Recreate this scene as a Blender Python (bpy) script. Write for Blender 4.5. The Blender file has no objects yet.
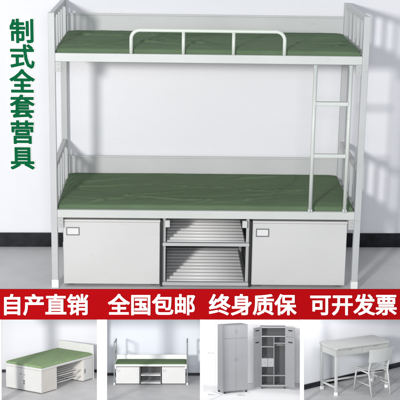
import bpy, bmesh, math, random
from mathutils import Vector, Matrix, noise
random.seed(7)
sc = bpy.context.scene
COL = sc.collection
R = math.radians

# ------------------------------------------------------------------ materials
def nodemat(name):
    m = bpy.data.materials.new(name); m.use_nodes = True
    return m, m.node_tree, m.node_tree.nodes['Principled BSDF']

def paint(name, col, rough=.42, bump=.04, scale=350, var=.03, metal=0, bigvar=3.0, spec=.5, scuff=0):
    m, t, b = nodemat(name)
    tc = t.nodes.new('ShaderNodeTexCoord')
    n = t.nodes.new('ShaderNodeTexNoise'); n.inputs['Scale'].default_value = bigvar; n.inputs['Detail'].default_value = 6
    n2 = t.nodes.new('ShaderNodeTexNoise'); n2.inputs['Scale'].default_value = scale; n2.inputs['Detail'].default_value = 2
    t.links.new(tc.outputs['Object'], n.inputs['Vector']); t.links.new(tc.outputs['Object'], n2.inputs['Vector'])
    r = t.nodes.new('ShaderNodeValToRGB')
    r.color_ramp.elements[0].position = .3; r.color_ramp.elements[1].position = .7
    r.color_ramp.elements[0].color = (*[c * (1 - var) for c in col], 1)
    r.color_ramp.elements[1].color = (*[min(1, c * (1 + var)) for c in col], 1)
    t.links.new(n.outputs['Fac'], r.inputs['Fac']); out = r.outputs['Color']
    if scuff:       # small worn, dirty marks with a shape of their own
        mp = t.nodes.new('ShaderNodeMapping'); mp.inputs['Scale'].default_value = (1, 1, 2.6); mp.inputs['Rotation'].default_value = (.3, .5, .2)
        s_ = t.nodes.new('ShaderNodeTexNoise'); s_.inputs['Scale'].default_value = 9; s_.inputs['Detail'].default_value = 12; s_.inputs['Roughness'].default_value = .72
        q = t.nodes.new('ShaderNodeValToRGB'); q.color_ramp.elements[0].position = .60; q.color_ramp.elements[1].position = .70
        q.color_ramp.elements[0].color = (1, 1, 1, 1); q.color_ramp.elements[1].color = (1 - scuff, 1 - scuff, 1 - scuff * 1.1, 1)
        mx = t.nodes.new('ShaderNodeMixRGB'); mx.blend_type = 'MULTIPLY'; mx.inputs['Fac'].default_value = 1
        t.links.new(tc.outputs['Object'], mp.inputs['Vector']); t.links.new(mp.outputs['Vector'], s_.inputs['Vector']); t.links.new(s_.outputs['Fac'], q.inputs['Fac'])
        t.links.new(out, mx.inputs['Color1']); t.links.new(q.outputs['Color'], mx.inputs['Color2']); out = mx.outputs['Color']
    t.links.new(out, b.inputs['Base Color'])
    bp = t.nodes.new('ShaderNodeBump'); bp.inputs['Strength'].default_value = bump; bp.inputs['Distance'].default_value = .002
    t.links.new(n2.outputs['Fac'], bp.inputs['Height']); t.links.new(bp.outputs['Normal'], b.inputs['Normal'])
    rr = t.nodes.new('ShaderNodeMapRange'); rr.inputs['To Min'].default_value = rough - .06; rr.inputs['To Max'].default_value = rough + .08
    t.links.new(n.outputs['Fac'], rr.inputs['Value']); t.links.new(rr.outputs['Result'], b.inputs['Roughness'])
    b.inputs['Metallic'].default_value = metal; b.inputs['Specular IOR Level'].default_value = spec
    return m

def fabric(name, col):
    m, t, b = nodemat(name)
    tc = t.nodes.new('ShaderNodeTexCoord')
    mp = t.nodes.new('ShaderNodeMapping'); mp.inputs['Scale'].default_value = (1, 3, 1); mp.inputs['Rotation'].default_value = (0, 0, .25)
    n = t.nodes.new('ShaderNodeTexNoise'); n.inputs['Scale'].default_value = 3.5; n.inputs['Detail'].default_value = 8; n.inputs['Roughness'].default_value = .65
    r = t.nodes.new('ShaderNodeValToRGB'); r.color_ramp.elements[0].position = .3; r.color_ramp.elements[1].position = .72
    r.color_ramp.elements[0].color = (*[c * .9 for c in col], 1); r.color_ramp.elements[1].color = (*[c * 1.10 for c in col], 1)
    w = t.nodes.new('ShaderNodeTexNoise'); w.inputs['Scale'].default_value = 420; w.inputs['Detail'].default_value = 2
    bp = t.nodes.new('ShaderNodeBump'); bp.inputs['Strength'].default_value = .3; bp.inputs['Distance'].default_value = .002
    t.links.new(tc.outputs['Object'], mp.inputs['Vector']); t.links.new(mp.outputs['Vector'], n.inputs['Vector'])
    t.links.new(n.outputs['Fac'], r.inputs['Fac']); t.links.new(r.outputs['Color'], b.inputs['Base Color'])
    t.links.new(tc.outputs['Object'], w.inputs['Vector']); t.links.new(w.outputs['Fac'], bp.inputs['Height'])
    t.links.new(bp.outputs['Normal'], b.inputs['Normal'])
    b.inputs['Roughness'].default_value = .9; b.inputs['Specular IOR Level'].default_value = .22
    return m

def concrete(name, a, c, scale=2.2):
    m, t, b = nodemat(name)
    tc = t.nodes.new('ShaderNodeTexCoord')
    n = t.nodes.new('ShaderNodeTexNoise'); n.inputs['Scale'].default_value = scale; n.inputs['Detail'].default_value = 10; n.inputs['Roughness'].default_value = .62
    r = t.nodes.new('ShaderNodeValToRGB'); r.color_ramp.elements[0].position = .32; r.color_ramp.elements[1].position = .68
    r.color_ramp.elements[0].color = (*a, 1); r.color_ramp.elements[1].color = (*c, 1)
    s = t.nodes.new('ShaderNodeTexNoise'); s.inputs['Scale'].default_value = 90; s.inputs['Detail'].default_value = 4
    mx = t.nodes.new('ShaderNodeMixRGB'); mx.blend_type = 'OVERLAY'; mx.inputs['Fac'].default_value = .25
    t.links.new(tc.outputs['Object'], n.inputs['Vector']); t.links.new(tc.outputs['Object'], s.inputs['Vector'])
    t.links.new(n.outputs['Fac'], r.inputs['Fac']); t.links.new(r.outputs['Color'], mx.inputs['Color1']); t.links.new(s.outputs['Color'], mx.inputs['Color2'])
    hs = t.nodes.new('ShaderNodeHueSaturation'); hs.inputs['Saturation'].default_value = .35
    t.links.new(mx.outputs['Color'], hs.inputs['Color']); t.links.new(hs.outputs['Color'], b.inputs['Base Color'])
    bp = t.nodes.new('ShaderNodeBump'); bp.inputs['Strength'].default_value = .12; bp.inputs['Distance'].default_value = .004
    t.links.new(s.outputs['Fac'], bp.inputs['Height']); t.links.new(bp.outputs['Normal'], b.inputs['Normal'])
    b.inputs['Roughness'].default_value = .5
    return m

M = dict(
    frame=paint('grey_white_frame_paint', (.61, .635, .615), .36, .10, 500, .035, scuff=.14),
    post=paint('grey_post_paint', (.53, .54, .545), .36, .10, 500, .04, scuff=.16),
    panel=paint('back_panel_paint', (.60, .61, .61), .42, .08, 400, .03, scuff=.10),
    minipost=paint('thin_grey_tube', (.15, .16, .165), .4),
    guard=paint('guard_rail_paint', (.68, .73, .67), .35),
    ladder=paint('ladder_paint', (.64, .675, .645), .33, .1, 400, .03, scuff=.12),
    door=paint('cabinet_door_paint', (.63, .63, .62), .40, .08, 300, .025, scuff=.09),
    cabin=paint('cabinet_body_paint', (.50, .51, .50), .5),
    black=paint('gap_shade_black', (.018, .018, .018), .6),  # shade of the gaps beside the rack, put in as black
    inner=paint('cabinet_inner_metal', (.10, .10, .10), .6),
    rack=paint('rack_paint', (.50, .51, .51), .4),
    rackbar=paint('rack_bar_paint', (.80, .80, .80), .4),
    bracket=paint('bracket_paint', (.50, .505, .50), .4),
    slot=paint('dark_slot', (.16, .16, .16), .6),
    cap=paint('foot_cap_plastic', (.88, .89, .88), .5),
    board=paint('bed_board_wood', (.42, .33, .22), .7),
    label=paint('label_frame_metal', (.22, .22, .23), .4, metal=.5),
    minidoor=paint('small_door_paint', (.43, .43, .425), .45),
    card=paint('label_card', (.74, .74, .74), .7),
    green=fabric('green_cotton', (.120, .180, .103)),
    pale_green=fabric('pale_green_cotton', (.185, .265, .135)),
    mid_green=fabric('mid_green_cotton', (.10, .165, .075)),
    wall=paint('painted_plaster_wall', (.845, .85, .885), .85, .6, 110, .014, bigvar=1.3, scuff=.035),
    tile=paint('black_skirting_tile', (.011, .012, .016), .25, .1, 90, .6, bigvar=14, spec=.25, scuff=-2.0),
    grout=paint('tile_joint', (.09, .09, .095), .8),
    floor=concrete('grey_floor', (.56, .555, .575), (.68, .675, .69)),
    chalk=paint('white_speck', (.55, .55, .55), .9),
    letter=paint('green_letter', (.0, .135, .045), .8, spec=.1),
    white=paint('white_letter', (.92, .92, .90), .6),
    red=paint('red_board', (.275, .0015, .003), .85, .03, 300, .02, spec=.03),
    counter=paint('white_counter', (.86, .86, .85), .5),
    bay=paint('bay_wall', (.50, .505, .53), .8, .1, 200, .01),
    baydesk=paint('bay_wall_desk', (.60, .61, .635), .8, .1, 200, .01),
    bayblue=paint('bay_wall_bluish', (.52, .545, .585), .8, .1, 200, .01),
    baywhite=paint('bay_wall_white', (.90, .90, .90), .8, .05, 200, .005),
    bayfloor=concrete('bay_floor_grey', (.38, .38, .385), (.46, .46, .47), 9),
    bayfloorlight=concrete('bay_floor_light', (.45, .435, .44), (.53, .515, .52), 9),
    mwhite=paint('white_steel', (.50, .50, .49), .4),
    mbeige=paint('beige_steel', (.49, .47, .44), .5),
    mgrey=paint('grey_locker_steel', (.235, .24, .25), .4),
    mdark=paint('dark_grey_steel', (.032, .033, .035), .5),
    mline=paint('seam_grey', (.20, .20, .21), .6),
    desk=paint('desk_grey', (.35, .36, .35), .4),
    chair=paint('chair_pale_grey', (.42, .43, .425), .4),
    ink=paint('printed_ink', (.25, .25, .25), .8),
    steel=paint('dull_steel_lock', (.12, .12, .12), .35, metal=.6),
)

# ------------------------------------------------------------------ helpers
def box(bm, x0, x1, y0, y1, z0, z1):
    vs = [bm.verts.new((x, y, z)) for z in (z0, z1) for y in (y0, y1) for x in (x0, x1)]
    for f in ((0, 2, 3, 1), (4, 5, 7, 6), (0, 1, 5, 4), (2, 6, 7, 3), (0, 4, 6, 2), (1, 3, 7, 5)):
        bm.faces.new([vs[i] for i in f])
    return vs

def link(name, me, mat, parent=None, bevel=0, smooth=False):
    o = bpy.data.objects.new(name, me); COL.objects.link(o)
    if mat: me.materials.append(mat)
    if parent: o.parent = parent
    if smooth:
        for p in me.polygons: p.use_smooth = True
    if bevel:
        b = o.modifiers.new('bevel', 'BEVEL'); b.width = bevel; b.segments = 2; b.limit_method = 'ANGLE'
        b.harden_normals = True
        for p in me.polygons: p.use_smooth = True
    return o

def bx(name, mat, parent, dims, bevel=.002):
    """one mesh object from one box or a list of boxes (x0,x1,y0,y1,z0,z1)"""
    bm = bmesh.new()
    if not isinstance(dims[0], (tuple, list)): dims = [dims]
    for d in dims: box(bm, *d)
    me = bpy.data.meshes.new(name); bm.to_mesh(me); bm.free()
    return link(name, me, mat, parent, bevel)

def tube(bm, pts, r, n=14):
    pts = [Vector(p) for p in pts]; rings = []
    t = (pts[1] - pts[0]).normalized()
    a = t.orthogonal().normalized()
    for i, p in enumerate(pts):
        if i == 0: t = (pts[1] - pts[0]).normalized()
        elif i == len(pts) - 1: t = (pts[-1] - pts[-2]).normalized()
        else: t = ((pts[i + 1] - p).normalized() + (p - pts[i - 1]).normalized()).normalized()
        a = (a - t * a.dot(t)).normalized(); b = t.cross(a)
        rings.append([bm.verts.new(p + (a * math.cos(2 * math.pi * k / n) + b * math.sin(2 * math.pi * k / n)) * r) for k in range(n)])
    for i in range(len(rings) - 1):
        for k in range(n):
            bm.faces.new((rings[i][k], rings[i][(k + 1) % n], rings[i + 1][(k + 1) % n], rings[i + 1][k]))
    bm.faces.new(rings[0][::-1]); bm.faces.new(rings[-1])

def tb(name, mat, parent, paths, r, n=14):
    bm = bmesh.new()
    if not isinstance(paths[0][0], (tuple, list, Vector)): paths = [paths]
    for p in paths: tube(bm, p, r, n)
    bmesh.ops.recalc_face_normals(bm, faces=bm.faces)
    me = bpy.data.meshes.new(name); bm.to_mesh(me); bm.free()
    o = link(name, me, mat, parent)
    for p in me.polygons: p.use_smooth = len(p.vertices) == 4
    return o

def arc(c, a, b, r, n=7):
    """quarter turn about c from direction a to direction b"""
    c, a, b = Vector(c), Vector(a), Vector(b)
    return [c + (a * math.cos(math.pi / 2 * i / n) + b * math.sin(math.pi / 2 * i / n)) * r for i in range(n + 1)]

def tag(o, label=None, cat=None, group=None, kind=None):
    if label: o['label'] = label
    if cat: o['category'] = cat
    if group: o['group'] = group
    if kind: o['kind'] = kind
    return o

def empty(name, mat4, label, cat, group=None):
    o = bpy.data.objects.new(name, None); COL.objects.link(o)
    o.empty_display_size = .05; o.matrix_world = mat4
    return tag(o, label, cat, group)

import numpy as np
def glyph(ch, size, grow, depth):
    """one character as a raised solid letter; grow thickens the strokes (fraction of the size)"""
    c = bpy.data.curves.new('glyph', 'FONT'); c.body = ch; c.resolution_u = 3
    o = bpy.data.objects.new('glyph', c); COL.objects.link(o)
    bpy.context.view_layer.update()
    me = bpy.data.meshes.new_from_object(o.evaluated_get(bpy.context.evaluated_depsgraph_get()))
    bpy.data.objects.remove(o); bpy.data.curves.remove(c)
    bm = bmesh.new(); bm.from_mesh(me); bmesh.ops.remove_doubles(bm, verts=bm.verts, dist=1e-5)
    seg = np.array([[*e.verts[0].co.xy, *e.verts[1].co.xy] for e in bm.edges if len(e.link_faces) == 1]); bm.free()
    cx = .5 if len(ch) == 1 else (seg[:, 0].min() + seg[:, 0].max()) / 2
    ws = (seg[:, 0].max() - seg[:, 0].min()) + .2
    N = 120; st = 1.16 / N
    nx = int(ws / st) + 2 if len(ch) > 1 else N + 1
    gx = cx - (nx - 1) / 2 * st + np.arange(nx) * st; gy = -.20 + np.arange(N + 1) * st
    X, Y = np.meshgrid(gx, gy, indexing='ij')
    d = np.full(X.shape, 9.0); par = np.zeros(X.shape, int)
    for x0, y0, x1, y1 in seg:
        dx, dy = x1 - x0, y1 - y0; l2 = dx * dx + dy * dy + 1e-12
        t = np.clip(((X - x0) * dx + (Y - y0) * dy) / l2, 0, 1)
        d = np.minimum(d, (np.abs(X - x0 - t * dx) ** 6 + np.abs(Y - y0 - t * dy) ** 6) ** (1 / 6))
        if abs(dy) > 1e-9:
            hit = ((y0 > Y) != (y1 > Y)) & (X < x0 + (Y - y0) / dy * dx); par += hit
    f = np.where(par % 2 == 1, d, -d) + grow            # positive inside
    f[np.abs(f) < 1e-5] = 1e-5
    bm = bmesh.new(); cache = {}
    def V(key, x, y):
        if key not in cache:
            p = ((x - cx) * size, (y - .38) * size); cache[key] = (bm.verts.new((*p, depth)), bm.verts.new((*p, -depth)))
        return cache[key]
    for i in range(nx - 1):
        for j in range(N):
            q = [(i, j), (i + 1, j), (i + 1, j + 1), (i, j + 1)]
            v = [f[a] for a in q]
            if max(v) < 0: continue
            poly = []; cut = []
            for k in range(4):
                a, b = q[k], q[(k + 1) % 4]; va, vb = v[k], v[(k + 1) % 4]
                if va > 0: poly.append(V(a, gx[a[0]], gy[a[1]]))
                if (va > 0) != (vb > 0):
                    t = va / (va - vb); lo = min(a, b), max(a, b)
                    w = V(lo, gx[a[0]] + (gx[b[0]] - gx[a[0]]) * t, gy[a[1]] + (gy[b[1]] - gy[a[1]]) * t); poly.append(w); cut.append((len(poly) - 1, va > 0))
            if len(poly) < 3: continue
            try: bm.faces.new([w[0] for w in poly])
            except ValueError: continue
            for idx, leaving in cut:
                if leaving:
                    n = (idx + 1) % len(poly)
                    a, b = poly[idx], poly[n]
                    try: bm.faces.new((a[0], a[1], b[1], b[0]))
                    except ValueError: pass
    bmesh.ops.dissolve_limit(bm, angle_limit=.02, verts=bm.verts, edges=bm.edges)
    bmesh.ops.delete(bm, geom=[v for v in bm.verts if not v.link_faces], context='VERTS')
    me = bpy.data.meshes.new('glyph'); bm.to_mesh(me); bm.free()
    return me

def cushion(name, mat, parent, x0, x1, y0, y1, z0, z1, seed, nx=200, ny=90, amp=1.0, creases=18):
    """thin mattress under a loosely wrinkled cotton sheet"""
    rnd = random.Random(seed)
    cr = []
    for _ in range(creases):
        cx, cy = rnd.uniform(x0, x1), rnd.uniform(y0, y1)
        an = rnd.gauss(.28, .35); L = rnd.uniform(.12, .45) * (x1 - x0) / 1.9
        cr.append((cx, cy, math.cos(an), math.sin(an), L, rnd.uniform(.0045, .012) * (x1 - x0) / 1.9, rnd.uniform(.0018, .005) * rnd.choice((1, 1, -.7))))
    S = (x1 - x0) / 1.9
    r = .016 * S
    prof = [(0, 0), (.38, .08), (.71, .29), (.92, .62), (1, 1)]
    def hgt(x, y):
        h = 0
        for cx, cy, c, s, L, w, a in cr:
            u = (x - cx) * c + (y - cy) * s; v = -(x - cx) * s + (y - cy) * c + .02 * S * math.sin(u / S * 9 + cx)
            if abs(v) < 4 * w and abs(u) < 1.4 * L:
                h += a * S * math.exp(-(v / w) ** 2) * math.exp(-(u / L) ** 4)
        h /= 1; low = .0030 * S * noise.noise(Vector((x / S * 2.2, y / S * 4, seed)))
        low += .0010 * S * noise.noise(Vector((x / S * 11, y / S * 14, seed + 5)))
        low -= .016 * S * math.exp(-((y - y0) / (.055 * S)) ** 2) + .005 * S * math.exp(-(min(x - x0, x1 - x) / (.04 * S)) ** 2); ed = min(x - x0, x1 - x, y - y0, y1 - y) / (.11 * S); ed = max(0, min(1, ed)); return h * amp * ed * ed * (3 - 2 * ed) + low
    ext = 4
    def axis(a, b, n):
        out = []
        for i in range(-ext - 2, n + ext + 3):
            if i < 0: k = min(-i, ext); pos = a + r - prof[k][0] * r; dr = prof[k][1] * r + (0 if -i <= ext else (-i - ext))
            elif i > n: k = min(i - n, ext); pos = b - r + prof[k][0] * r; dr = prof[k][1] * r + (0 if i - n <= ext else (i - n - ext))
            else: pos = a + r + (b - a - 2 * r) * i / n; dr = 0
            out.append((pos, dr))
        return out
    ax, ay = axis(x0, x1, nx), axis(y0, y1, ny)
    bm = bmesh.new(); g = []
    for (x, dx) in ax:
        row = []
        for (y, dy) in ay:
            d = max(dx, dy)
            if d >= .99:
                # down the side: step 1 = mid side, step 2 = bottom
                k = int(round(d - (r if d % 1 > .001 else 0)))
                zt = max(z0 + .004 * S, z1 - r + hgt(x, y)); z = zt - (zt - z0) * k / 2
            else:
                z = max(z0 + .004 * S, z1 - d + hgt(x, y))
            row.append(bm.verts.new((x, y, z)))
        g.append(row)
    for i in range(len(g) - 1):
        for j in range(len(g[0]) - 1):
            bm.faces.new((g[i][j], g[i + 1][j], g[i + 1][j + 1], g[i][j + 1]))
    me = bpy.data.meshes.new(name); bm.to_mesh(me); bm.free()
    return link(name, me, mat, parent, smooth=True)

# ------------------------------------------------------------------ setting
WS = .0215
WM = Matrix.Translation((1, .948, 0)) @ Matrix.Rotation(WS, 4, 'Z')
o = bx('wall', M['wall'], None, (-9, 9, 0, .2, -.1, 4.2), 0); o.matrix_world = WM; tag(o, kind='structure')
o = bx('floor', M['floor'], None, (-9, 11, -13, 1.4, -.2, 0), 0); tag(o, kind='structure')
bm = bmesh.new(); x = -8.7 - .03
tiles = []
while x < 8.6:
    tiles.append((x + .002, x + .598, -.012, .02, -.02, .105 + random.uniform(-.0007, .0007))); x += .6
o = bx('baseboard', M['tile'], None, tiles, .0015); o.matrix_world = WM; tag(o, kind='structure')
o = bx('baseboard_joint', M['grout'], None, (-8.6, 8.6, -.009, .01, -.02, .103), 0); o.matrix_world = WM; tag(o, kind='structure')

# ------------------------------------------------------------------ the bunk bed
I4 = Matrix.Identity(4)
D = .90
def bed_frame(root, D, H, levels, endz, bars, back, post=.041, pm='post'):
    F = M['frame']; G = M[pm]
    for (x0, y0) in ((0, 0), (2 - post, 0), (0, D - post), (2 - post, D - post)):
        p = bx('post', G, root, (x0, x0 + post, y0, y0 + post, .003, H), .003)
        bx('foot_cap', M['cap'], p, (x0 - .002, x0 + post + .002, y0 - .002, y0 + post + .002, 0, .055), .003)
    for z in levels:
        for (y0, y1) in ((.003, .033), (D - .033, D - .003)):
            bx('side_rail', F, root, (post, 2 - post, y0, y1, z - .052, z), .0025)
        for (x0, x1) in ((.006, .034), (2 - .034, 2 - .006)):
            bx('end_rail', F, root, (x0, x1, post, D - post, z - .052, z - .003), .0025)
        bx('bed_board', M['board'], root, (post + .006, 2 - post - .006, .036, D - .036, z - .034, z - .010), .001)
        for s in (0, 1):
            a, b = (post + .0005, post + .037) if not s else (2 - post - .037, 2 - post - .0005)
            br = bx('bracket', M['bracket'], root, (a, b, .001, .014, z - .118, z - .0525), .002)
            c = (a + b) / 2
            if post < .06:
                bx('bolt', M['bracket'], br, [(c - .005, c + .005, -.003, .0012, z - q - .005, z - q + .005) for q in (.07, .1)], .0015)
    for z, t in endz:
        for (x0, x1) in ((.006, .034), (2 - .034, 2 - .006)):
            bx('end_rail', G, root, (x0, x1, post, D - post, z - t, z), .0025)
    for (z0, z1) in bars:
        for xc in (.02, 1.98):
            for k in range(4):
                y = post + (D - 2 * post) * (k + 1) / 5
                bx('end_bar', G, root, (xc - .010, xc + .010, y - .0125, y + .0125, z0, z1), .003)
    for (z0, z1) in back:
        bx('back_panel', M['panel'], root, [(post, 2 - post, D - .018, D - .006, z0, z1 - .012), (post, 2 - post, D - .028, D - .004, z1 - .0118, z1)], .002)

HU, HL = 1.536, .527
bed = empty('bunk_bed', I4, 'tall pale grey steel double bunk bed with ladder and guard rail against the wall', 'bunk bed')
bed_frame(bed, D, 1.785, (HU, HL), ((1.785, .035), (.812, .035)), ((HU - .003, 1.75), (HL - .003, .777)), ((HU - .04, 1.692), (HL - .04, .688)))
# guard rail on the upper bunk
r0 = .055
gx0, gx1, gz = .513, 1.470, 1.683
path = [(gx0, .018, HU - .002), (gx0, .018, gz - r0)] + [tuple(p) for p in arc((gx0 + r0, .018, gz - r0), (-1, 0, 0), (0, 0, 1), r0)][1:] + \
       [tuple(p) for p in arc((gx1 - r0, .018, gz - r0), (0, 0, 1), (1, 0, 0), r0)] + [(gx1, .018, HU - .002)]
gr = tb('guard_rail', M['guard'], bed, path, .0115)
for x in (.838, 1.151):
    tb('upright', M['guard'], gr, [(x, .018, HU - .002), (x, .018, gz)], .0105)
# ladder
for x in (1.668, 1.891):
    tb('ladder_rail', M['ladder'], bed, [(x, -.003, HL + .002), (x, -.003, HU - .054)], .0125)
for z in (1.236, .900):
    bx('rung', M['ladder'], bed, (1.676, 1.883, -.017, .012, z - .012, z + .014), .005)
for x in (1.6805, 1.8785):
    for z in (1.236, .900):
        bx('weld_collar', M['ladder'], bed, (x - .003, x + .003, -.019, .014, z - .014, z + .016), .003)
for x in (1.668, 1.891):
    bx('ladder_hook', M['ladder'], bed, [(x - .014, x + .014, -.014, .012, HL + .0005, HL + .022)], .004)

for z, l, s in ((HU, 'thin green mattress on the upper bunk behind the guard rail', 3), (HL, 'thin green mattress on the lower bunk above the cabinets', 11)):
    q = cushion('mattress', M['green'], None, .045, 1.952, .038, D - .032, z - .009, z + .043, s, amp=3.1 if s == 3 else 3.0, creases=46 if s == 3 else 34)
    tag(q, l, 'mattress', 'green mattresses on the bunk bed')

# cabinets under the lower bunk
def cabinet(x0, x1, label):
    t = empty('under_bed_cabinet', Matrix.Translation((x0, .035, 0)), label, 'cabinet', 'cabinets under the bunk bed')
    w = x1 - x0; h0, h1 = .014, .452; dp = .80
    bx('cabinet_body', M['cabin'], t, [(0, .012, .016, dp, h0, h1), (w - .012, w, .016, dp, h0, h1), (.012, w - .012, dp - .012, dp, h0, h1),
        (.012, w - .012, .016, dp - .012, h0, h0 + .012), (.012, w - .012, .016, dp - .012, h1 - .012, h1)], .0015)
    d = bx('door', M['door'], t, (.003, w - .003, -.002, .014, h0 + .004, h1 - .014), .003)
    bx('top_lip', M['door'], t, (0, w, -.004, .0155, h1 - .012, h1 + .003), .0015)
    f = bx('label_frame', M['label'], d, [(.022, .108, -.006, -.0022, .398, .404), (.022, .108, -.006, -.0022, .349, .355), (.022, .028, -.006, -.0022, .3552, .3978), (.102, .108, -.006, -.0022, .3552, .3978)], 0)
    bx('label_card', M['card'], f, (.029, .101, -.004, -.0021, .356, .397), 0)
    for (a, b) in ((.03, .05), (dp - .06, dp - .04)):
        for xa in (.03, w - .06): bx('foot', M['inner'], t, (xa, xa + .03, a, b, 0, h0), .001)
cabinet(.072, .703, 'pale grey steel cabinet under the left half of the lower bunk')
cabinet(1.303, 1.922, 'pale grey steel cabinet under the ladder end of the lower bunk')

# slatted rack between them
t = empty('slatted_rack', Matrix.Translation((0, .05, 0)), 'open two level metal bar rack between the two under bed cabinets', 'rack')
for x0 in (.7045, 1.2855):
    bx('gap_shade_panel', M['black'], t, (x0, x0 + .013, -.012, .78, 0, .455), .001)  # black panels stand in for the dark shade between rack and cabinets
for x0 in (.7185, 1.2645):
    for y0 in (.02, .76):
        bx('upright', M['rack'], t, (x0, x0 + .02, y0, y0 + .02, 0, .468), .002)
for (x0) in (.7330, 1.2365):
    bx('bracket', M['frame'], t, (x0, x0 + .032, -.006, .0195, .403, .450), .003)
for z in (.300, .030):
    sh = bx('shelf_frame', M['rack'], t, [(.7182, 1.2848, -.010, .0185, z - .022, z), (.7395, 1.2635, .762, .778, z - .022, z),
        (.7395, .7475, .0190, .7615, z - .022, z - .006), (1.2555, 1.2635, .0190, .7615, z - .022, z - .006)], .002)
    for k in range(10):
        y = .026 + k * .0728
        tb('cross_bar', M['rackbar'], sh, [(.7480, y + .024, z - .012), (1.2550, y + .024, z - .012)], .0145, 12)

# ------------------------------------------------------------------ green lettering on the wall
wl = empty('wall_lettering', WM, 'vertical column of six green Chinese characters with white outline on the wall', 'lettering')
zs = [1.5605, 1.384, 1.2085, 1.030, .846, .660]
xs = [-.270 + (-.286 + .270) * i / 5 for i in range(6)]
for ch, x, z in zip('制式全套营具', xs, zs):
    for (off, dp, m, y, nm) in ((.024, .003, 'letter', -.0075, 'character'), (.062, .002, 'white', -.0035, 'character_outline')):
        me = glyph(ch, .175, off, dp)
        o = link(nm, me, M[m], wl if nm == 'character' else par)
        if nm == 'character': par = o; o.matrix_local = Matrix.Translation((x - 1, y, z)) @ Matrix.Rotation(R(90), 4, 'X')
        else: o.matrix_local = Matrix.Translation((0, 0, -.0035))

# ------------------------------------------------------------------ camera frame numbers (position, axes)
cam_pos = Vector((.7424, -7.516, 2.5807))
def rig(yaw, pitch, roll):
    X = Vector((math.cos(yaw), math.sin(yaw), 0)); Y = Vector((-math.sin(yaw), math.cos(yaw), 0)); Z = Vector((0, 0, 1))
    Fw = math.cos(pitch) * Y + math.sin(pitch) * Z; Z2 = -math.sin(pitch) * Y + math.cos(pitch) * Z
    c, s = math.cos(roll), math.sin(roll)
    return c * X + s * Z2, Fw, -s * X + c * Z2
Rv, Fv, Uv = rig(-.0285, -.2574, .0161)
def mat_from(x, y, z, o):
    return Matrix(((x.x, y.x, z.x, o.x), (x.y, y.y, z.y, o.y), (x.z, y.z, z.z, o.z), (0, 0, 0, 1)))
cam = bpy.data.cameras.new('camera'); co = bpy.data.objects.new('camera', cam); COL.objects.link(co)
co.matrix_world = mat_from(Rv, Uv, -Fv, cam_pos)
cam.sensor_width = 36; cam.lens = 36 * 1210.18 / 400; cam.clip_end = 200; cam.clip_start = .05
sc.camera = co

# ------------------------------------------------------------------ display counter: leans back, its face stands 5.5 m in front of the lens, 1.9 m before the bed
# local axes: x right, y up the leaning face, z out of the face towards the room
SM = mat_from(Rv, Uv, -Fv, Vector((.8940, -2.1997, 1.1808)))
P = 1 / 220.0                       # one module of the counter
def L(px, py): return ((px - 200) * P, (200 - py) * P)
def lb(name, mat, parent, x0, x1, y0, y1, z0, z1, bevel=.001):   # x in modules from the left, y down from the top, z in metres
    a, b = L(x0, y0), L(x1, y1)
    return bx(name, mat, parent, (a[0], b[0], b[1], a[1], z0, z1), bevel)
cnt = empty('display_counter', SM, 'low white display counter with four open bays below the red banner', 'counter')
for a, b in ((-8, 1.5), (97, 107), (200, 203), (300, 304), (401, 409)):
    lb('stile', M['counter'], cnt, a, b, 318, 420, -.012, 0)
lb('bottom_rail', M['counter'], cnt, -8, 409, 404, 420, -.030, -.0125)
for u in (-.90, .90):
    for w in (-.72, -.05):
        q = Vector((u, -1.0, w)); wp = SM @ q
        # vertical leg down to the floor, expressed in the counter's frame
        bm = bmesh.new(); top = wp; bot = Vector((wp.x, wp.y, 0)); inv = SM.inverted()
        for dx, dy in ((-.02, -.02), (.02, -.02), (.02, .02), (-.02, .02)): pass
        ring = lambda c: [bm.verts.new(inv @ (c + Vector((dx, dy, 0)))) for dx, dy in ((-.02, -.02), (.02, -.02), (.02, .02), (-.02, .02))]
        a, b = ring(top), ring(bot)
        for k in range(4): bm.faces.new((a[k], a[(k + 1) % 4], b[(k + 1) % 4], b[k]))
        bm.faces.new(a[::-1]); bm.faces.new(b); bmesh.ops.recalc_face_normals(bm, faces=bm.faces)
        me = bpy.data.meshes.new('leg'); bm.to_mesh(me); bm.free(); link('leg', me, M['counter'], cnt)

ban = empty('banner_sign', SM @ Matrix.Translation((0, (200 - 304.5) * P, .002)), 'long red banner board with white Chinese sales slogans above the display bays', 'banner')
bx('board', M['red'], ban, (-216 * P, 216 * P, -15.1 * P, 15.3 * P, -.02, 0), .001)
for chars, x0 in (('自产直销', 12.3), ('全国包邮', 119.0), ('终身质保', 219.6), ('可开发票', 320.3)):
    for i, ch in enumerate(chars):
        o = link('character', glyph(ch, 22.0 * P, .019, .003), M['white'], ban)
        o.location = ((x0 + i * 21.9 - 200) * P, 0, .0035)

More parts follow.
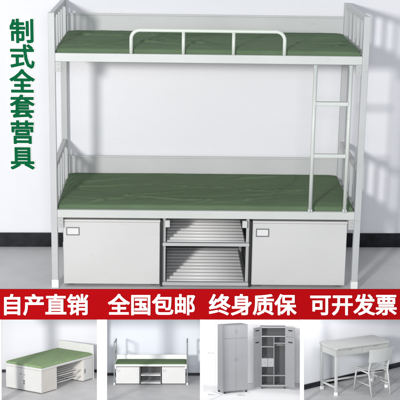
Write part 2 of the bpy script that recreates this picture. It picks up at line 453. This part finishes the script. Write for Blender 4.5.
# bay(i): a tilted floor and a wall behind it
def bay(x0, x1, alpha, depth, fmat, yfront=404):
    """a floor panel sloping up to the back, a little wider at the back; returns its matrix: origin in the middle of the front edge, x right, y back, z up"""
    c = L((x0 + x1) / 2, yfront); a = R(alpha)
    l = mat_from(Vector((1, 0, 0)), Vector((0, math.sin(a), -math.cos(a))), Vector((0, math.cos(a), math.sin(a))), Vector((c[0], c[1], 0)))
    xl, xr = ((x0 - 200) * P - c[0], (x1 - 200) * P - c[0]); g = 1 + depth / 5.5
    bl, br = (x0 - 200) * P * g - c[0] - .003, (x1 - 200) * P * g - c[0] + .003
    bm = bmesh.new(); rings = []
    for z in (-.01, 0):
        rings.append([bm.verts.new(p) for p in ((xl, -.004, z), (xr, -.004, z), (br, depth + .03, z), (bl, depth + .03, z))])
    a_, b_ = rings
    bm.faces.new(a_[::-1]); bm.faces.new(b_)
    for k in range(4): bm.faces.new((a_[k], a_[(k + 1) % 4], b_[(k + 1) % 4], b_[k]))
    me = bpy.data.meshes.new('bay_floor'); bm.to_mesh(me); bm.free()
    o = link('bay_floor', me, M[fmat], cnt); o.matrix_local = l
    return SM @ l, bl, br, l
def add(o, m):
    o.parent = cnt; o.matrix_local = m; return o

# bay one: storage bed
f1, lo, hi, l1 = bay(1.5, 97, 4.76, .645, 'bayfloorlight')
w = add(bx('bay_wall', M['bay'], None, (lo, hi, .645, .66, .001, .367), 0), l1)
bx('baseboard', M['tile'], w, (lo, hi, .639, .6445, .0005, .014), 0)
# bay two: single bed
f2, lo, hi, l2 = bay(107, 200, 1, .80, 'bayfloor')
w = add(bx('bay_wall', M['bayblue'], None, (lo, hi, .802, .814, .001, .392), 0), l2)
bx('baseboard', M['tile'], w, (lo, hi, .796, .8015, .0005, .0135), 0)
# bay three: lockers, all white
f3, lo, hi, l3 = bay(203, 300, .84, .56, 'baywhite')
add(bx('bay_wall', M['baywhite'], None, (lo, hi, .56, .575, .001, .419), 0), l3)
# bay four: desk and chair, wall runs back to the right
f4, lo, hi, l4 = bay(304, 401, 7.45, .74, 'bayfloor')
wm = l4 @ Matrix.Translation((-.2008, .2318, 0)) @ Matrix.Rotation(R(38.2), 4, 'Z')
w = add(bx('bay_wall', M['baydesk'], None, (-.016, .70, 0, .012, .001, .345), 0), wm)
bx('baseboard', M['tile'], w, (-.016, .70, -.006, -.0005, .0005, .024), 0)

# ------------------------------------------------------------------ bay one: storage bed with headboard
S = .1945
m = f1 @ Matrix.Translation((-.0577, .1834, 0)) @ Matrix.Rotation(R(55.4), 4, 'Z') @ Matrix.Scale(S, 4)
sb = empty('storage_bed', m, 'small white bed with headboard, end lockers and open middle in the leftmost bay', 'bed')
SL, SW, SH = 1.97, 1.18, .62
bx('locker_body', M['mbeige'], sb, (.012, .56, .006, SW, .02, SH - .05), .004)
for (y0, y1) in ((.010, SW / 2 - .004), (SW / 2 + .004, SW - .010)):
    d = bx('door', M['mwhite'], sb, (-.006, .0115, y0, y1, .03, SH - .06), .003)
bx('lock', M['steel'], sb, [(-.018, -.0065, SW / 2 - .045, SW / 2 - .012, .23, .27), (-.02, -.0065, SW / 2 - .04, SW / 2 - .018, .17, .21)], .003)
bx('handle', M['mline'], sb, [(-.016, -.0065, SW / 2 - .06, SW / 2 - .01, .40, .415), (-.016, -.0065, SW / 2 + .05, SW / 2 + .11, .41, .425)], .003)
bx('locker_body', M['mbeige'], sb, (SL - .42, SL - .03, .006, SW, .02, SH - .05), .004)
d = bx('door', M['mwhite'], sb, (SL - .40, SL - .05, -.006, .0055, .04, SH - .07), .003)
bx('lock', M['steel'], d, (SL - .38, SL - .355, -.016, -.0065, .22, .32), .003)
bx('rim', M['mwhite'], sb, [(-.006, SL - .03, -.008, .03, SH - .049, SH), (-.006, SL - .03, SW - .03, SW + .002, SH - .049, SH), (-.006, .03, .0305, SW - .0305, SH - .049, SH), (.0305, SL - .03, .0305, SW - .0305, SH - .049, SH - .02)], .003)
bx('headboard', M['mwhite'], sb, [(SL - .028, SL, -.008, SW + .002, .0, SH + .255)], .004)
for z in (.14, .30):
    f = bx('rack_bar', M['mwhite'], sb, [(.561, SL - .421, y, y + .02, z, z + .02) for y in [.06 + .16 * q for q in range(7)]], .002)
mq = cushion('mattress', M['pale_green'], None, .01, SL - .04, .01, SW - .01, SH + .002, SH + .055, 21, 60, 30, 1.0, 8)
mq.matrix_world = m; tag(mq, 'pale green mattress on the small white storage bed', 'mattress')

# ------------------------------------------------------------------ bay two: single bed with cabinets
S = .1840
m = f2 @ Matrix.Translation((-.2175, .510, 0)) @ Matrix.Scale(S, 4)
s2 = empty('single_bed', m, 'small single bed with tall open end frames in the second bay from the left', 'bed')
D2 = .85
bed_frame(s2, D2, 1.15, (.553,), ((1.15, .03), (.83, .03)), (), ((.50, .70),), .032, 'minipost')
mq = cushion('mattress', M['mid_green'], None, .045, 1.952, .036, D2 - .032, .545, .583, 31, 60, 24, 1.0, 8)
mq.matrix_world = m; tag(mq, 'green mattress on the small single bed with tall end frames', 'mattress')
for x0, x1, l in ((.06, .70, 'small grey cabinet under the left half of the small single bed'), (1.30, 1.94, 'small grey cabinet under the right half of the small single bed')):
    t = empty('under_bed_cabinet', m @ Matrix.Translation((x0, .03, 0)), l, 'cabinet', 'cabinets under the small single bed')
    w = x1 - x0
    bx('cabinet_body', M['minidoor'], t, (0, w, .014, .52, .03, .48), .003)
    d = bx('door', M['minidoor'], t, (.006, w - .006, 0, .0135, .035, .462), .003)
    bx('label_frame', M['label'], d, [(.03, .11, -.006, -.0005, .40, .408), (.03, .11, -.006, -.0005, .350, .358), (.03, .038, -.006, -.0005, .3582, .3998), (.102, .11, -.006, -.0005, .3582, .3998)], 0)
    bx('plinth', M['inner'], t, (.01, w - .01, .02, .50, 0, .0295), 0)
t = empty('slatted_rack', m @ Matrix.Translation((0, .03, 0)), 'small open rack between the cabinets of the small single bed', 'rack')
for xa in (.72, 1.265): bx('side_plate', M['inner'], t, (xa, xa + .015, 0, .50, 0, .48), .001)
bx('back_plate', M['inner'], t, (.7355, 1.2645, .49, .50, 0, .48), .001)
for z in (.27, .06):
    bx('shelf', M['rack'], t, [(.7355, 1.2645, .0 + q * .08, .055 + q * .08, z - .03, z) for q in range(6)], .003)

# ------------------------------------------------------------------ bay three: lockers
S = .1612
def lm(px, back, yaw): return f3 @ Matrix.Translation(((px - 251.5) * P, back, 0)) @ Matrix.Rotation(R(yaw), 4, 'Z') @ Matrix.Scale(S, 4)
# closed
m = f3 @ Matrix.Translation((-.1184, .2602, 0)) @ Matrix.Rotation(R(25.8), 4, 'Z') @ Matrix.Scale(S, 4)
lk = empty('closed_locker', m, 'tall closed grey locker seen at an angle beside the open locker', 'locker')
W1, D1, H1 = .787, .45, 2.02
bx('cabinet_body', M['mgrey'], lk, (0, W1, .014, D1, .06, H1), .006)
for (x0, x1) in ((.010, W1 / 2 - .003), (W1 / 2 + .003, W1 - .010)):
    for (z0, z1) in ((.08, 1.62), (1.63, H1 - .02)):
        d = bx('door', M['mgrey'], lk, (x0, x1, 0, .0135, z0, z1), .004)
        hx = x1 - .04 if x0 < .2 else x0 + .02
        hz = .95 if z0 < 1 else 1.78
        bx('handle', M['mline'], d, (hx, hx + .02, -.01, -.0005, hz, hz + .09), .003)
for x in (.01, W1 - .06):
    for y in (.02, D1 - .06): bx('foot', M['mdark'], lk, (x, x + .05, y, y + .05, 0, .0595), .002)
# open
m = f3 @ Matrix.Translation((.064, .40, 0)) @ Matrix.Scale(.174, 4)
lk = empty('open_locker', m, 'grey locker with its doors swung open showing shelves and drawers', 'locker')
W2, D2, H2 = .69, .40, 1.74
Z0 = .07
bx('cabinet_body', M['mgrey'], lk, [(0, .015, 0, D2, Z0, H2), (W2 - .015, W2, 0, D2, Z0, H2), (.0152, W2 - .0152, 0, D2, H2 - .03, H2), (.0152, W2 - .0152, 0, D2, Z0, Z0 + .04)], .002)
bx('back_plate', M['mdark'], lk, (.0154, W2 - .0154, D2 - .015, D2, Z0 + .041, H2 - .031), .001)
mid = .36
bx('shelf', M['mgrey'], lk, (.0154, W2 - .0154, .004, D2 - .016, 1.46, 1.49), .002)
bx('divider', M['mgrey'], lk, (mid - .008, mid + .008, .004, D2 - .016, Z0 + .041, 1.459), .002)
for z in (1.17, .36): bx('shelf', M['mgrey'], lk, (.0154, mid - .009, .006, D2 - .016, z, z + .022), .002)
for z in (1.27, .36): bx('shelf', M['mgrey'], lk, (mid + .009, W2 - .0154, .006, D2 - .016, z, z + .022), .002)
for x0, x1 in ((.018, .180), (.186, mid - .011)):
    d = bx('drawer', M['mgrey'], lk, (x0, x1, .003, D2 - .02, .62, .86), .003)
    bx('handle', M['mline'], d, (x0 + .06, x0 + .09, -.006, .0025, .73, .75), .002)
tb('hanging_rail', M['mwhite'], lk, [(mid + .01, D2 / 2, 1.21), (W2 - .016, D2 / 2, 1.21)], .010, 8)
for sgn, hx in ((-1, -.002), (1, W2 + .002)):
    for (z0, z1) in ((Z0, 1.46), (1.48, H2)):
        d = bx('door', M['mgrey'], lk, (0, .34, -.006, .006, z0, z1), .003)
        d.matrix_local = Matrix.Translation((hx, -.002, 0)) @ Matrix.Rotation(R(180 + 48) if sgn < 0 else R(-48), 4, 'Z')
        hi2 = z1 - .12 if z1 - z0 > .5 else z1 - .07
        yy = (.0065, .009) if sgn < 0 else (-.009, -.0065)
        bx('vent_slot', M['mdark'], d, (.10, .26, yy[0], yy[1], hi2 - .035, hi2), 0)
        if z1 - z0 > .5: bx('handle', M['mline'], d, (.29, .31, yy[0], yy[1] + .004, .85, .95), .001)
for x in (.01, W2 - .05):
    for y in (.02, D2 - .06): bx('foot', M['mdark'], lk, (x, x + .04, y, y + .04, 0, Z0 - .0005), .002)
# dimension marks printed round the closed locker
def f3p(px, y): return ((px - 251.5) * P, y)
dm = empty('dimension_mark', f3, 'thin upright height dimension line on the bay wall left of the closed locker', 'dimension mark', 'dimension marks of the closed locker')
x = -.1565
bx('line', M['ink'], dm, [(x - .0006, x + .0006, .5582, .5594, .006, .145), (x - .0006, x + .0006, .5582, .5594, .163, .292), (x - .005, x + .005, .5582, .5594, .2922, .2935), (x - .005, x + .005, .5582, .5594, .0045, .0058)], 0)
o = link('caption', glyph('1850mm', .0115, 0, .0004), M['ink'], dm); o.matrix_local = Matrix.Translation((x - .022, .5582, .154)) @ Matrix.Rotation(R(90), 4, 'X')
def floor_mark(p0, p1, txt, tx, ty, label):
    dm = empty('dimension_mark', f3, label, 'dimension mark', 'dimension marks of the closed locker')
    a, b = Vector((*p0, .0006)), Vector((*p1, .0006)); d = (b - a); ln = d.length; an = math.atan2(d.y, d.x)
    l = bx('line', M['ink'], dm, [(0, ln, -.0006, .0006, 0, .0004), (0, .0012, -.006, .006, 0, .0004), (ln - .0012, ln, -.006, .006, 0, .0004)], 0)
    l.matrix_local = Matrix.Translation(a) @ Matrix.Rotation(an, 4, 'Z')
    o = link('caption', glyph(txt, .0115, 0, .0003), M['ink'], dm); o.matrix_local = Matrix.Translation((tx, ty, .0042)) @ Matrix.Rotation(R(35), 4, 'X')
floor_mark((-.169, .318), (-.134, .243), '500mm', -.180, .225, 'short dimension line on the floor along the side of the closed locker')
floor_mark((-.110, .236), (.006, .292), '900mm', -.040, .215, 'dimension line on the floor along the front of the closed locker')

# ------------------------------------------------------------------ bay four: desk and chair
S = .24
m4 = f4 @ Matrix.Translation((-.0640, .1249, 0)) @ Matrix.Rotation(R(27.4), 4, 'Z') @ Matrix.Scale(S * 1.03, 4)
dk = empty('desk', m4, 'light grey steel writing desk standing along the wall of the rightmost bay', 'desk')
DL, DW, DH = 1.21, .53, .92
bm = bmesh.new()
c = .04
outline = [(-.03 + c, -.03), (DL + .03 - c, -.03), (DL + .03, -.03 + c), (DL + .03, DW + .03 - c), (DL + .03 - c, DW + .03), (-.03 + c, DW + .03), (-.03, DW + .03 - c), (-.03, -.03 + c)]
a = [bm.verts.new((x, y, DH - .028)) for x, y in outline]; b = [bm.verts.new((x, y, DH)) for x, y in outline]
bm.faces.new(a[::-1]); bm.faces.new(b)
for k in range(8): bm.faces.new((a[k], a[(k + 1) % 8], b[(k + 1) % 8], b[k]))
me = bpy.data.meshes.new('desktop'); bm.to_mesh(me); bm.free(); link('desktop', me, M['desk'], dk, .004)
bx('apron', M['desk'], dk, [(.0, DL, .0, .015, DH - .17, DH - .0285), (.0, DL, DW - .015, DW, DH - .17, DH - .0285), (0, .015, .0155, DW - .0155, DH - .17, DH - .0285), (DL - .015, DL, .0155, DW - .0155, DH - .17, DH - .0285)], .003)
for x0, x1 in ((.03, DL / 2 - .01), (DL / 2 + .01, DL - .03)):
    d = bx('drawer', M['desk'], dk, (x0, x1, -.008, -.0005, DH - .155, DH - .045), .003)
    bx('handle', M['mline'], d, ((x0 + x1) / 2 - .05, (x0 + x1) / 2 + .05, -.012, -.0085, DH - .06, DH - .052), .001)
for x0 in (.004, DL - .049):
    for y0 in (.004, DW - .049):
        g_ = bx('leg', M['chair'], dk, (x0, x0 + .045, y0, y0 + .045, .002, DH - .029), .004)
        bx('foot_cap', M['cap'], g_, (x0 - .004, x0 + .049, y0 - .004, y0 + .049, 0, .06), .004)
    bx('footrail', M['chair'], dk, (x0 + .008, x0 + .037, .05, DW - .05, .13, .165), .003)
bx('footrail', M['chair'], dk, (.05, DL - .05, DW - .040, DW - .012, .13, .165), .003)

mc = m4 @ Matrix.Translation((.76, -.29, 0)) @ Matrix.Rotation(R(1), 4, 'Z') @ Matrix.Scale(1.03, 4)
ch = empty('chair', mc, 'pale grey tubular steel chair pulled up in front of the grey desk', 'chair')
CW, CD, CS = .47, .42, .46      # faces +y, the desk; backrest on the -y side
def slab(name, mat, parent, fn, nu, nv, th):
    bm = bmesh.new(); top = []; bot = []
    for i in range(nu + 1):
        r1, r2 = [], []
        for j in range(nv + 1):
            p, n = fn(i / nu, j / nv); r1.append(bm.verts.new(p)); r2.append(bm.verts.new(p - n * th))
        top.append(r1); bot.append(r2)
    for i in range(nu):
        for j in range(nv):
            bm.faces.new((top[i][j], top[i + 1][j], top[i + 1][j + 1], top[i][j + 1])); bm.faces.new((bot[i][j], bot[i][j + 1], bot[i + 1][j + 1], bot[i + 1][j]))
    for i in range(nu):
        bm.faces.new((top[i][0], bot[i][0], bot[i + 1][0], top[i + 1][0])); bm.faces.new((top[i][nv], top[i + 1][nv], bot[i + 1][nv], bot[i][nv]))
    for j in range(nv):
        bm.faces.new((top[0][j], top[0][j + 1], bot[0][j + 1], bot[0][j])); bm.faces.new((top[nu][j], bot[nu][j], bot[nu][j + 1], top[nu][j + 1]))
    bmesh.ops.recalc_face_normals(bm, faces=bm.faces)
    me = bpy.data.meshes.new(name); bm.to_mesh(me); bm.free(); return link(name, me, mat, parent, .003)
slab('seat', M['chair'], ch, lambda u, v: (Vector(((u - .5) * CW * (1 + .06 * v), v * CD, CS + .018 * (2 * u - 1) ** 2 + (.015 * (1 - v * 3) if v < .33 else 0) - (.02 * ((v - .8) / .2) ** 2 if v > .8 else 0))), Vector((0, 0, 1))), 12, 12, .016)
slab('backrest', M['chair'], ch, lambda u, v: (Vector(((u - .5) * (CW + .03 + .04 * v), -.055 - .05 * v - .04 * (1 - (2 * u - 1) ** 2), .64 + v * .25)), Vector((0, -1, 0))), 12, 6, .014)
r = .017
for s in (-1, 1):
    x = s * (CW / 2 - .025)
    # back leg and back post in one bent tube; front leg with the seat side tube
    tb('back_leg', M['chair'], ch, [(x, -.10, 0), (x, -.02, CS - .10), (x, .0, CS - .03), (x, -.015, CS + .08), (x, -.055, .66), (x, -.095, .84)], r, 10)
    tb('front_leg', M['chair'], ch, [(x, CD + .03, 0), (x, CD - .03, CS - .09), (x, CD - .05, CS - .045), (x, CD - .09, CS - .032), (x, .0, CS - .032)], r, 10)
    tb('side_stretcher', M['chair'], ch, [(x, -.055, .20), (x, CD - .0, .20)], .010, 8)
tb('cross_stretcher', M['chair'], ch, [(-CW / 2 + .025, .02, CS - .035), (CW / 2 - .025, .02, CS - .035)], .010, 8)
tb('cross_stretcher', M['chair'], ch, [(-CW / 2 + .025, CD - .07, CS - .05), (CW / 2 - .025, CD - .07, CS - .05)], .010, 8)

# ------------------------------------------------------------------ light: one soft studio lamp high at the left, a broad weak fill, pale room light
def area(name, loc, target, size, power, col):
    l = bpy.data.lights.new(name, 'AREA'); l.shape = 'DISK'; l.size = size; l.energy = power; l.color = col
    o = bpy.data.objects.new(name, l); COL.objects.link(o); o.location = loc
    o.rotation_euler = (Vector(target) - Vector(loc)).to_track_quat('-Z', 'Y').to_euler()
    return o
area('key_lamp', (-1.9, -8.0, 2.9), (1.2, .3, .9),   .66, 480, (1, .985, .96))
area('fill_lamp', (.9, -9.0, 3.1), (1.0, .3, .9), 1.8, 215, (.93, .96, 1))
# added light strip, unseen behind the banner board, brightens the four bays
l = bpy.data.lights.new('added_bay_light', 'AREA'); l.shape = 'RECTANGLE'; l.size = 1.86; l.size_y = .10; l.energy = 4.6; l.color = (.97, .98, 1)
o = bpy.data.objects.new('added_bay_light', l); COL.objects.link(o)
o.matrix_world = SM @ Matrix.Translation((0, -.475, -.035)) @ Matrix.Rotation(R(-28), 4, 'X')
w = bpy.data.worlds.new('World'); sc.world = w; w.use_nodes = True
w.node_tree.nodes['Background'].inputs['Color'].default_value = (.90, .94, 1, 1)
w.node_tree.nodes['Background'].inputs['Strength'].default_value = .345
sc.view_settings.view_transform = 'Standard'; sc.view_settings.look = 'None'
sc.view_settings.exposure = 0; sc.view_settings.gamma = 1
